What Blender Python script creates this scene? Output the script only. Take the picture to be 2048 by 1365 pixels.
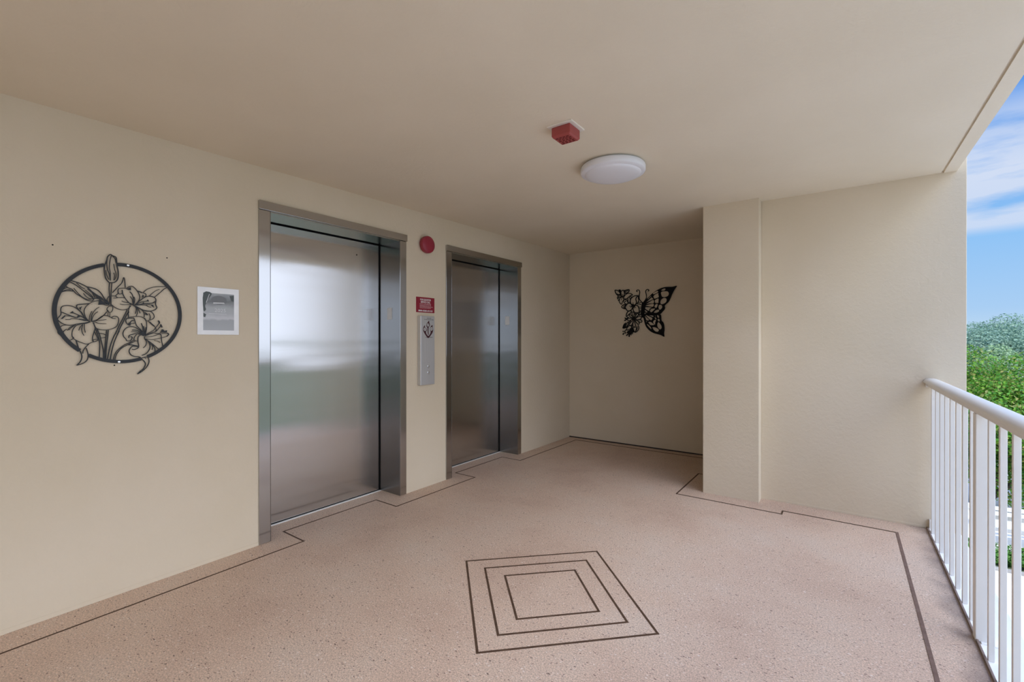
import bpy, bmesh, math, random
import numpy as np
from mathutils import Vector, Matrix
R = math.radians
for o in list(bpy.data.objects): bpy.data.objects.remove(o)
S = bpy.context.scene
COL = S.collection
random.seed(7); rng = np.random.default_rng(11)

# ------------------------------------------------------------------ camera
FPX = 913.5
cd = bpy.data.cameras.new('camera'); cam = bpy.data.objects.new('camera', cd); COL.objects.link(cam)
cd.sensor_fit = 'HORIZONTAL'; cd.sensor_width = 36.0; cd.lens = FPX/2048*36.0
cd.clip_start = 0.02; cd.clip_end = 500
cam.location = (3.0225, 0.0, 1.31)
cam.rotation_euler = (R(90-0.0905), 0, 0.6294)
S.camera = cam
S.view_settings.view_transform = 'Standard'; S.view_settings.look = 'None'
S.view_settings.gamma = 1.0; S.view_settings.use_curve_mapping = False
S.view_settings.exposure = EXPOSURE = 0.0

# ------------------------------------------------------------------ sky
W = bpy.data.worlds.new('sky'); S.world = W; W.use_nodes = True
nt = W.node_tree; nt.nodes.clear()
def N(t, typ, **kw):
    n = t.nodes.new(typ)
    for k, v in kw.items():
        if k == 'ins':
            for kk, vv in v.items(): n.inputs[kk].default_value = vv
        else: setattr(n, k, v)
    return n
def L(t, a, ai, b, bi): t.links.new(a.outputs[ai], b.inputs[bi])
def ramp(t, stops, interp='LINEAR'):
    r = N(t, 'ShaderNodeValToRGB'); r.color_ramp.interpolation = interp
    e = r.color_ramp.elements
    while len(e) < len(stops): e.new(0.5)
    for i, (p, c) in enumerate(stops):
        e[i].position = p; e[i].color = (c[0], c[1], c[2], 1) if hasattr(c, '__len__') else (c, c, c, 1)
    return r
tc = N(nt, 'ShaderNodeTexCoord'); sep = N(nt, 'ShaderNodeSeparateXYZ'); L(nt, tc, 'Generated', sep, 0)
blue = ramp(nt, [(0.0, (0.55, 0.72, 0.88)), (0.05, (0.40, 0.62, 0.90)), (0.16, (0.28, 0.55, 0.92)), (0.40, (0.055, 0.27, 0.80)), (1.0, (0.05, 0.2, 0.65))])
L(nt, sep, 'Z', blue, 0)
mp = N(nt, 'ShaderNodeMapping'); mp.inputs['Scale'].default_value = (3.0, 3.0, 14.0); mp.inputs['Location'].default_value = (0.3, 1.1, 0.4)
L(nt, tc, 'Generated', mp, 0)
nz = N(nt, 'ShaderNodeTexNoise', ins={'Scale': 1.3, 'Detail': 6.0, 'Roughness': 0.55}); L(nt, mp, 0, nz, 'Vector')
cl = ramp(nt, [(0.34, 0.0), (0.50, 1.0)]); L(nt, nz, 0, cl, 0)
band = ramp(nt, [(0.158, 0.0), (0.172, 0.75), (0.25, 0.9), (0.325, 0.5), (0.36, 0.0)]); L(nt, sep, 'Z', band, 0)
# a bank of bright cloud and haze stands over the open side, opposite the lifts
side = N(nt, 'ShaderNodeMapRange', interpolation_type='SMOOTHSTEP', ins={'From Min': 0.25, 'From Max': 0.75}); L(nt, sep, 'X', side, 0)
mx = N(nt, 'ShaderNodeMath', operation='MULTIPLY'); L(nt, cl, 0, mx, 0); L(nt, band, 0, mx, 1)
mm = N(nt, 'ShaderNodeMath', operation='MAXIMUM'); L(nt, mx, 0, mm, 0); L(nt, side, 0, mm, 1)
mix = N(nt, 'ShaderNodeMixRGB', ins={'Color2': (0.69, 0.76, 0.91, 1)}); L(nt, mm, 0, mix, 0); L(nt, blue, 0, mix, 1)
up = N(nt, 'ShaderNodeMapRange', interpolation_type='SMOOTHSTEP', ins={'From Min': 0.18, 'From Max': 1.0, 'To Min': 1.5, 'To Max': 9.4}); L(nt, sep, 'Z', up, 0)  # unseen high sky on this side brightened further to light the lobby
lit = N(nt, 'ShaderNodeMath', operation='MULTIPLY_ADD', ins={2: 1.0}); L(nt, side, 0, lit, 0); L(nt, up, 0, lit, 1)
bg = N(nt, 'ShaderNodeBackground'); L(nt, mix, 0, bg, 0); L(nt, lit, 0, bg, 1)
wo = N(nt, 'ShaderNodeOutputWorld'); L(nt, bg, 0, wo, 0)

# ------------------------------------------------------------------ sun
sd = bpy.data.lights.new('sun', 'SUN'); sd.energy = 3.2; sd.angle = R(0.6); sd.color = (1.0, 0.97, 0.92)
sun = bpy.data.objects.new('sun', sd); COL.objects.link(sun)
sv = Vector((-0.30, -0.55, 0.85)).normalized()      # towards the sun
sun.rotation_euler = sv.to_track_quat('Z', 'Y').to_euler(); sun.location = (0, -6, 12)

# ------------------------------------------------------------------ materials
def mat(name, col=(0.5, 0.5, 0.5), rough=0.6, metal=0.0, spec=0.5):
    m = bpy.data.materials.new(name); m.use_nodes = True
    t = m.node_tree; b = t.nodes['Principled BSDF']
    b.inputs['Base Color'].default_value = (*col, 1); b.inputs['Roughness'].default_value = rough
    b.inputs['Metallic'].default_value = metal; b.inputs['Specular IOR Level'].default_value = spec
    return m, t, b
def obj_coord(t, scale=(1, 1, 1), rot=(0, 0, 0)):
    c = N(t, 'ShaderNodeTexCoord'); m = N(t, 'ShaderNodeMapping'); m.inputs['Scale'].default_value = scale
    m.inputs['Rotation'].default_value = rot
    L(t, c, 'Object', m, 0); return m
def noisy(name, c1, c2, scale, rough=0.6, metal=0.0, bump=0.0, bscale=60, bdist=0.002, spec=0.5, stretch=(1, 1, 1), detail=4):
    m, t, b = mat(name, c1, rough, metal, spec)
    mpn = obj_coord(t, stretch)
    n = N(t, 'ShaderNodeTexNoise', ins={'Scale': scale, 'Detail': detail}); L(t, mpn, 0, n, 'Vector')
    r = ramp(t, [(0.3, c1), (0.7, c2)]); L(t, n, 0, r, 0); L(t, r, 0, b, 'Base Color')
    if bump:
        n2 = N(t, 'ShaderNodeTexNoise', ins={'Scale': bscale, 'Detail': 5.0, 'Roughness': 0.6}); L(t, mpn, 0, n2, 'Vector')
        bp = N(t, 'ShaderNodeBump', ins={'Strength': bump, 'Distance': bdist}); L(t, n2, 0, bp, 'Height'); L(t, bp, 0, b, 'Normal')
    return m
def stucco(name, c1, c2, strength):
    m, t, b = mat(name, c1, 0.75, 0, 0.3)
    p = obj_coord(t)
    n = N(t, 'ShaderNodeTexNoise', ins={'Scale': 1.7, 'Detail': 3.0}); L(t, p, 0, n, 'Vector')
    r = ramp(t, [(0.35, c1), (0.65, c2)]); L(t, n, 0, r, 0); L(t, r, 0, b, 'Base Color')
    a = N(t, 'ShaderNodeTexNoise', ins={'Scale': 34.0, 'Detail': 4.0, 'Roughness': 0.6, 'Distortion': 0.5}); L(t, p, 0, a, 'Vector')
    ar = ramp(t, [(0.42, 0.0), (0.60, 1.0)]); L(t, a, 0, ar, 0)
    f = N(t, 'ShaderNodeTexNoise', ins={'Scale': 140.0, 'Detail': 3.0}); L(t, p, 0, f, 'Vector')
    ad = N(t, 'ShaderNodeMath', operation='MULTIPLY_ADD', ins={1: 0.35}); L(t, f, 0, ad, 0); L(t, ar, 0, ad, 2)
    bp = N(t, 'ShaderNodeBump', ins={'Strength': strength, 'Distance': 0.0016}); L(t, ad, 0, bp, 'Height'); L(t, bp, 0, b, 'Normal')
    return m
M = {}
M['wall'] = stucco('cream_stucco', (0.69, 0.585, 0.43), (0.715, 0.61, 0.46), 0.32)
M['ceil'] = stucco('ceiling_stucco', (0.76, 0.665, 0.51), (0.79, 0.695, 0.54), 0.3)
def brushed(name, col, rough, wav):
    m, t, b = mat(name, col, rough, 1.0)
    p = obj_coord(t, (1, 1, 1))
    p2 = obj_coord(t, (3, 3, 900))
    n = N(t, 'ShaderNodeTexNoise', ins={'Scale': 1.0, 'Detail': 2.0}); L(t, p2, 0, n, 'Vector')
    p3 = obj_coord(t, (1.0, 0.8, 5.0))
    w = N(t, 'ShaderNodeTexNoise', ins={'Scale': 1.0, 'Detail': 1.0}); L(t, p3, 0, w, 'Vector')
    b1 = N(t, 'ShaderNodeBump', ins={'Strength': 0.02, 'Distance': 0.001}); L(t, n, 0, b1, 'Height')
    b2 = N(t, 'ShaderNodeBump', ins={'Strength': wav, 'Distance': 0.02}); L(t, w, 0, b2, 'Height'); L(t, b1, 0, b2, 'Normal')
    L(t, b2, 0, b, 'Normal')
    cx_ = N(t, 'ShaderNodeCombineXYZ', ins={'X': 0.7071, 'Y': 0.7071}); L(t, cx_, 0, b, 'Tangent'); b.inputs['Anisotropic'].default_value = 1.0
    r = N(t, 'ShaderNodeMapRange', ins={'To Min': rough-0.04, 'To Max': rough+0.05}); L(t, n, 0, r, 0); L(t, r, 0, b, 'Roughness')
    return m
M['steel'] = brushed('brushed_steel_door', (0.58, 0.575, 0.565), 0.17, 0.22)
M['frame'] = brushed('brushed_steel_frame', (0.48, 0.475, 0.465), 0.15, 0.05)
M['return'] = brushed('shaded_steel_return', (0.27, 0.27, 0.265), 0.22, 0.05)  # frame steel again, with the shade of the deep returns put into its colour
M['sill'] = mat('aluminium_sill', (0.85, 0.84, 0.82), 0.45, 0.3)[0]
M['gap'] = mat('dark_gap', (0.008, 0.008, 0.008), 1.0, 0, 0.0)[0]
M['slot'] = mat('dark_red_slot', (0.05, 0.008, 0.008), 0.9, 0, 0.1)[0]
M['black2'] = noisy('matte_black_metal', (0.004, 0.004, 0.004), (0.008, 0.007, 0.007), 60, 0.7, spec=0.15)
M['black'] = noisy('black_powder_coat', (0.007, 0.008, 0.009), (0.013, 0.015, 0.017), 60, 0.5, bump=0.15, bscale=500, bdist=0.0005)
M['screw'] = mat('bright_screw', (0.75, 0.75, 0.75), 0.25, 1.0)[0]
M['plate'] = mat('tactile_plate', (0.85, 0.85, 0.83), 0.5, 0.0)[0]
M['platetxt'] = mat('plate_relief', (0.30, 0.30, 0.30), 0.4, 0.5)[0]
M['red'] = noisy('red_plastic', (0.30, 0.022, 0.045), (0.34, 0.028, 0.05), 8, 0.38)
M['redbox'] = noisy('alarm_red', (0.33, 0.055, 0.05), (0.37, 0.065, 0.06), 8, 0.45)
M['signred'] = mat('sign_red', (0.27, 0.012, 0.03), 0.4)[0]
M['white'] = mat('white_ink', (0.82, 0.80, 0.79), 0.5)[0]
M['pink'] = mat('faded_ink', (0.72, 0.50, 0.50), 0.5)[0]
M['panel'] = noisy('hall_station_steel', (0.62, 0.62, 0.62), (0.68, 0.68, 0.68), 3, 0.4, 0.6, stretch=(1, 60, 1))
M['ink'] = mat('maroon_ink', (0.05, 0.004, 0.012), 0.5)[0]
M['inkblack'] = mat('black_ink', (0.03, 0.03, 0.03), 0.5)[0]
M['button'] = mat('button_steel', (0.7, 0.7, 0.7), 0.2, 1.0)[0]
M['paper'] = noisy('white_glossy_paper', (0.86, 0.86, 0.86), (0.94, 0.94, 0.93), 14, 0.2)
M['rail'] = noisy('white_rail_paint', (0.82, 0.785, 0.72), (0.84, 0.805, 0.74), 5, 0.35)
M['ledge'] = noisy('white_ledge_paint', (0.92, 0.90, 0.85), (0.94, 0.92, 0.87), 9, 0.6)
M['lip'] = noisy('floor_edge_brown', (0.20, 0.14, 0.115), (0.27, 0.20, 0.165), 12, 0.7)
M['base'] = noisy('dark_base_strip', (0.030, 0.016, 0.014), (0.05, 0.03, 0.026), 10, 0.6)
M['lamp'] = mat('opal_lamp_plastic', (0.80, 0.79, 0.81), 0.35)[0]
M['lampbase'] = mat('lamp_base', (0.5, 0.48, 0.45), 0.5)[0]
M['cream'] = mat('cream_plate', (0.80, 0.74, 0.64), 0.5)[0]
M['line'] = noisy('brown_inlay', (0.075, 0.040, 0.024), (0.12, 0.072, 0.045), 25, 0.6, spec=0.2)

M['line2'] = noisy('faded_inlay', (0.17, 0.105, 0.08), (0.23, 0.15, 0.12), 25, 0.6, spec=0.2)
def floor_mat():
    m, t, b = mat('terrazzo_floor', (0.4, 0.3, 0.25), 0.5, 0, 0.35)
    p = obj_coord(t)
    big = N(t, 'ShaderNodeTexNoise', ins={'Scale': 1.6, 'Detail': 4.0, 'Roughness': 0.6}); L(t, p, 0, big, 'Vector')
    base = ramp(t, [(0.30, (0.57, 0.40, 0.30)), (0.50, (0.645, 0.475, 0.36)), (0.70, (0.655, 0.51, 0.40))]); L(t, big, 0, base, 0)
    fine = N(t, 'ShaderNodeTexNoise', ins={'Scale': 150.0, 'Detail': 3.0, 'Roughness': 0.8}); L(t, p, 0, fine, 'Vector')
    fr = ramp(t, [(0.33, 0.62), (0.5, 1.0), (0.67, 1.40)]); L(t, fine, 0, fr, 0)
    mul = N(t, 'ShaderNodeMixRGB', blend_type='MULTIPLY', ins={'Fac': 1.0}); L(t, base, 0, mul, 1); L(t, fr, 0, mul, 2)
    last = mul
    dn = N(t, 'ShaderNodeTexNoise', ins={'Scale': 70.0, 'Detail': 2.0}); L(t, p, 0, dn, 'Vector')
    ds = N(t, 'ShaderNodeVectorMath', operation='SCALE', ins={'Scale': 0.016}); L(t, dn, 'Color', ds, 0)
    for sc, rot, thr, col, st in ((30, 0.4, 0.20, (0.10, 0.055, 0.045), (1, 2.6, 1)), (34, 1.7, 0.19, (0.13, 0.075, 0.06), (1, 2.6, 1)), (50, 2.6, 0.25, (0.20, 0.125, 0.10), (1, 1.8, 1)), (56, 1.1, 0.25, (0.24, 0.16, 0.125), (1, 2.2, 1)),
                                  (36, 0.9, 0.20, (0.86, 0.76, 0.68), (1, 2.4, 1)), (52, 2.2, 0.26, (0.80, 0.68, 0.60), (1, 1.6, 1)), (60, 0.2, 0.26, (0.80, 0.66, 0.56), (1, 2.2, 1))):
        pm0 = N(t, 'ShaderNodeVectorMath', operation='ADD'); pr_ = N(t, 'ShaderNodeMapping'); pr_.inputs['Scale'].default_value = st; pr_.inputs['Rotation'].default_value = (0, 0, rot)
        L(t, p, 0, pm0, 0); L(t, ds, 0, pm0, 1); L(t, pm0, 0, pr_, 0); pm = pr_
        v = N(t, 'ShaderNodeTexVoronoi', ins={'Scale': sc, 'Randomness': 1.0}); L(t, pm, 0, v, 'Vector')
        sp = N(t, 'ShaderNodeSeparateColor'); L(t, v, 'Color', sp, 0)
        # only some cells hold a chip, and its size varies
        a = N(t, 'ShaderNodeMath', operation='MULTIPLY_ADD', ins={1: thr*2.4, 2: -thr*1.3}); L(t, sp, 0, a, 0)
        k = N(t, 'ShaderNodeMath', operation='SUBTRACT'); L(t, a, 0, k, 0); L(t, v, 'Distance', k, 1)
        f = N(t, 'ShaderNodeMapRange', ins={'From Min': 0.0, 'From Max': 0.04, 'To Max': 0.85}); L(t, k, 0, f, 0)
        mxx = N(t, 'ShaderNodeMixRGB', ins={'Color2': (*col, 1)}); L(t, f, 0, mxx, 0); L(t, last, 0, mxx, 1); last = mxx
    # grime gathered along the edge under the railing
    sx = N(t, 'ShaderNodeSeparateXYZ'); L(t, p, 0, sx, 0)
    gn = N(t, 'ShaderNodeTexNoise', ins={'Scale': 5.0, 'Detail': 5.0}); L(t, p, 0, gn, 'Vector')
    ga = N(t, 'ShaderNodeMath', operation='MULTIPLY_ADD', ins={1: 0.22, 2: -0.11}); L(t, gn, 0, ga, 0)
    gs = N(t, 'ShaderNodeMath', operation='ADD'); L(t, sx, 'X', gs, 0); L(t, ga, 0, gs, 1)
    gr = N(t, 'ShaderNodeMapRange', interpolation_type='SMOOTHSTEP', ins={'From Min': 3.37, 'From Max': 3.50, 'To Max': 0.55}); L(t, gs, 0, gr, 0)
    gm = N(t, 'ShaderNodeMixRGB', ins={'Color2': (0.20, 0.145, 0.12, 1)}); L(t, gr, 0, gm, 0); L(t, last, 0, gm, 1); last = gm
    L(t, last, 0, b, 'Base Color')
    bp = N(t, 'ShaderNodeBump', ins={'Strength': 0.12, 'Distance': 0.001}); L(t, fine, 0, bp, 'Height'); L(t, bp, 0, b, 'Normal')
    return m
M['floor'] = floor_mat()

# ------------------------------------------------------------------ builders
class MB:
    def __init__(s): s.v = []; s.f = []; s.m = []
    def add(s, v, f, mi=0):
        n = len(s.v); s.v += [tuple(p) for p in v]; s.f += [tuple(i+n for i in q) for q in f]; s.m += [mi]*len(f); return s
    def box(s, x0, x1, y0, y1, z0, z1, mi=0):
        v = [(x, y, z) for x in (x0, x1) for y in (y0, y1) for z in (z0, z1)]
        return s.add(v, [(0, 1, 3, 2), (4, 6, 7, 5), (0, 4, 5, 1), (2, 3, 7, 6), (0, 2, 6, 4), (1, 5, 7, 3)], mi)
    def loft(s, rings, cap=True, mi=0, closed=True):
        n = len(rings[0]); v = [p for r in rings for p in r]; f = []
        for i in range(len(rings)-1):
            for j in range(n if closed else n-1):
                a = i*n+j; b = i*n+(j+1) % n; f.append((a, b, b+n, a+n))
        if cap: f.append(tuple(range(n-1, -1, -1))); f.append(tuple(range((len(rings)-1)*n, len(rings)*n)))
        return s.add(v, f, mi)
    def lathe(s, prof, axis='Z', c=(0, 0, 0), n=48, mi=0, cap=True):
        rings = []
        for r, h in prof:
            ring = []
            for k in range(n):
                a = 2*math.pi*k/n; u, w = r*math.cos(a), r*math.sin(a)
                p = {'Z': (u, w, h), 'X': (h, u, w), 'Y': (w, h, u)}[axis]
                ring.append((p[0]+c[0], p[1]+c[1], p[2]+c[2]))
            rings.append(ring)
        return s.loft(rings, cap, mi)
    def build(s, name, mats, parent=None, loc=None, bevel=0.0, smooth=False, seg=2):
        me = bpy.data.meshes.new(name); me.from_pydata(s.v, [], s.f); me.update()
        bm = bmesh.new(); bm.from_mesh(me); bmesh.ops.recalc_face_normals(bm, faces=bm.faces)
        bm.to_mesh(me); bm.free()
        ml = mats if isinstance(mats, list) else [mats]
        for q in ml: me.materials.append(q)
        for i, p in enumerate(me.polygons):
            p.material_index = s.m[i] if i < len(s.m) else 0; p.use_smooth = smooth
        o = bpy.data.objects.new(name, me); COL.objects.link(o)
        if bevel:
            b = o.modifiers.new('bevel', 'BEVEL'); b.width = bevel; b.segments = seg; b.limit_method = 'ANGLE'; b.angle_limit = R(40)
            b.harden_normals = False
        if smooth:
            w = o.modifiers.new('normals', 'WEIGHTED_NORMAL')
            try:
                for e in me.edges: pass
                me.set_sharp_from_angle(angle=R(35))
            except Exception: pass
            o.modifiers.remove(w)
        if parent is not None:
            o.parent = parent; o.matrix_parent_inverse = Matrix.Translation(-Vector(parent.location))
        return o
def tag(o, label=None, cat=None, group=None, kind=None):
    if label: o['label'] = label
    if cat: o['category'] = cat
    if group: o['group'] = group
    if kind: o['kind'] = kind
    return o
def empty(name, loc, **kw):
    o = bpy.data.objects.new(name, None); COL.objects.link(o); o.location = loc; o.empty_display_size = 0.05
    return tag(o, **kw)
def adopt(o, parent):
    o.parent = parent; o.matrix_parent_inverse = Matrix.Translation(-Vector(parent.location)); return o

def smooth_pts(P, closed=False, k=5):
    if len(P) < 3: return list(P)
    out = []; n = len(P)
    rngi = range(n) if closed else range(n-1)
    for i in rngi:
        if closed: p0, p1, p2, p3 = P[i-1], P[i], P[(i+1) % n], P[(i+2) % n]
        else: p0, p1, p2, p3 = P[max(i-1, 0)], P[i], P[i+1], P[min(i+2, n-1)]
        for j in range(k):
            t = j/k
            out.append(tuple(0.5*((2*b)+(-a+c)*t+(2*a-5*b+4*c-d)*t*t+(-a+3*b-3*c+d)*t**3) for a, b, c, d in zip(p0, p1, p2, p3)))
    if not closed: out.append(tuple(P[-1]))
    return out
def parse(s): return [tuple(int(q)/10000 for q in p.split(',')) for p in s.split()]
def plane3(axis, u, w, d):          # a point of a wall plane: along the wall u, up w, away from it d
    return (d, u, w) if axis == 'X' else (u, d, w)
def ribbon(mb, pts, w, axis, d0, d1):
    n = len(pts); rings = []
    if n >= 2:
        for i in range(n):
            a = pts[max(i-1, 0)]; b = pts[min(i+1, n-1)]
            tx, ty = b[0]-a[0], b[1]-a[1]; l = math.hypot(tx, ty) or 1e-6; nx, ny = -ty/l, tx/l
            ww = w*0.5*(0.75 if i in (0, n-1) else 1.0)
            p = pts[i]
            rings.append([plane3(axis, p[0]+nx*ww, p[1]+ny*ww, d0), plane3(axis, p[0]-nx*ww, p[1]-ny*ww, d0),
                          plane3(axis, p[0]-nx*ww, p[1]-ny*ww, d1), plane3(axis, p[0]+nx*ww, p[1]+ny*ww, d1)])
        mb.loft(rings)
def filled(name, outers, holes, axis, d0, d1, smooth=True):
    """flat plates with cut-outs, d0..d1 away from the wall; returns verts, faces"""
    cu = bpy.data.curves.new(name, 'CURVE'); cu.dimensions = '2D'; cu.fill_mode = 'BOTH'; cu.extrude = abs(d1-d0)/2
    for P in outers+holes:
        Q = smooth_pts(P, True, 3) if smooth and len(P) > 4 else P
        sp = cu.splines.new('POLY'); sp.points.add(len(Q)-1); sp.use_cyclic_u = True
        for i, p in enumerate(Q): sp.points[i].co = (p[0], p[1], 0, 1)
    ob = bpy.data.objects.new(name, cu); COL.objects.link(ob)
    dg = bpy.context.evaluated_depsgraph_get(); me = bpy.data.meshes.new_from_object(ob.evaluated_get(dg))
    V = [plane3(axis, v.co.x, v.co.y, (d0+d1)/2+v.co.z) for v in me.vertices]; F = [tuple(p.vertices) for p in me.polygons]
    bpy.data.objects.remove(ob); bpy.data.curves.remove(cu); bpy.data.meshes.remove(me)
    return V, F
def text(mb, s, size, axis, u, w, d0, depth=0.0006, align='CENTER', mi=0, sx=1.0, bold=0.0):
    cu = bpy.data.curves.new('t', 'FONT'); cu.body = s; cu.size = size; cu.align_x = align; cu.align_y = 'CENTER'; cu.extrude = depth/2; cu.offset = bold
    cu.resolution_u = 2
    ob = bpy.data.objects.new('t', cu); COL.objects.link(ob)
    dg = bpy.context.evaluated_depsgraph_get(); me = bpy.data.meshes.new_from_object(ob.evaluated_get(dg))
    mb.add([plane3(axis, u+v.co.x*sx, w+v.co.y, d0+v.co.z) for v in me.vertices], [tuple(p.vertices) for p in me.polygons], mi)
    bpy.data.objects.remove(ob); bpy.data.curves.remove(cu); bpy.data.meshes.remove(me)

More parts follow.
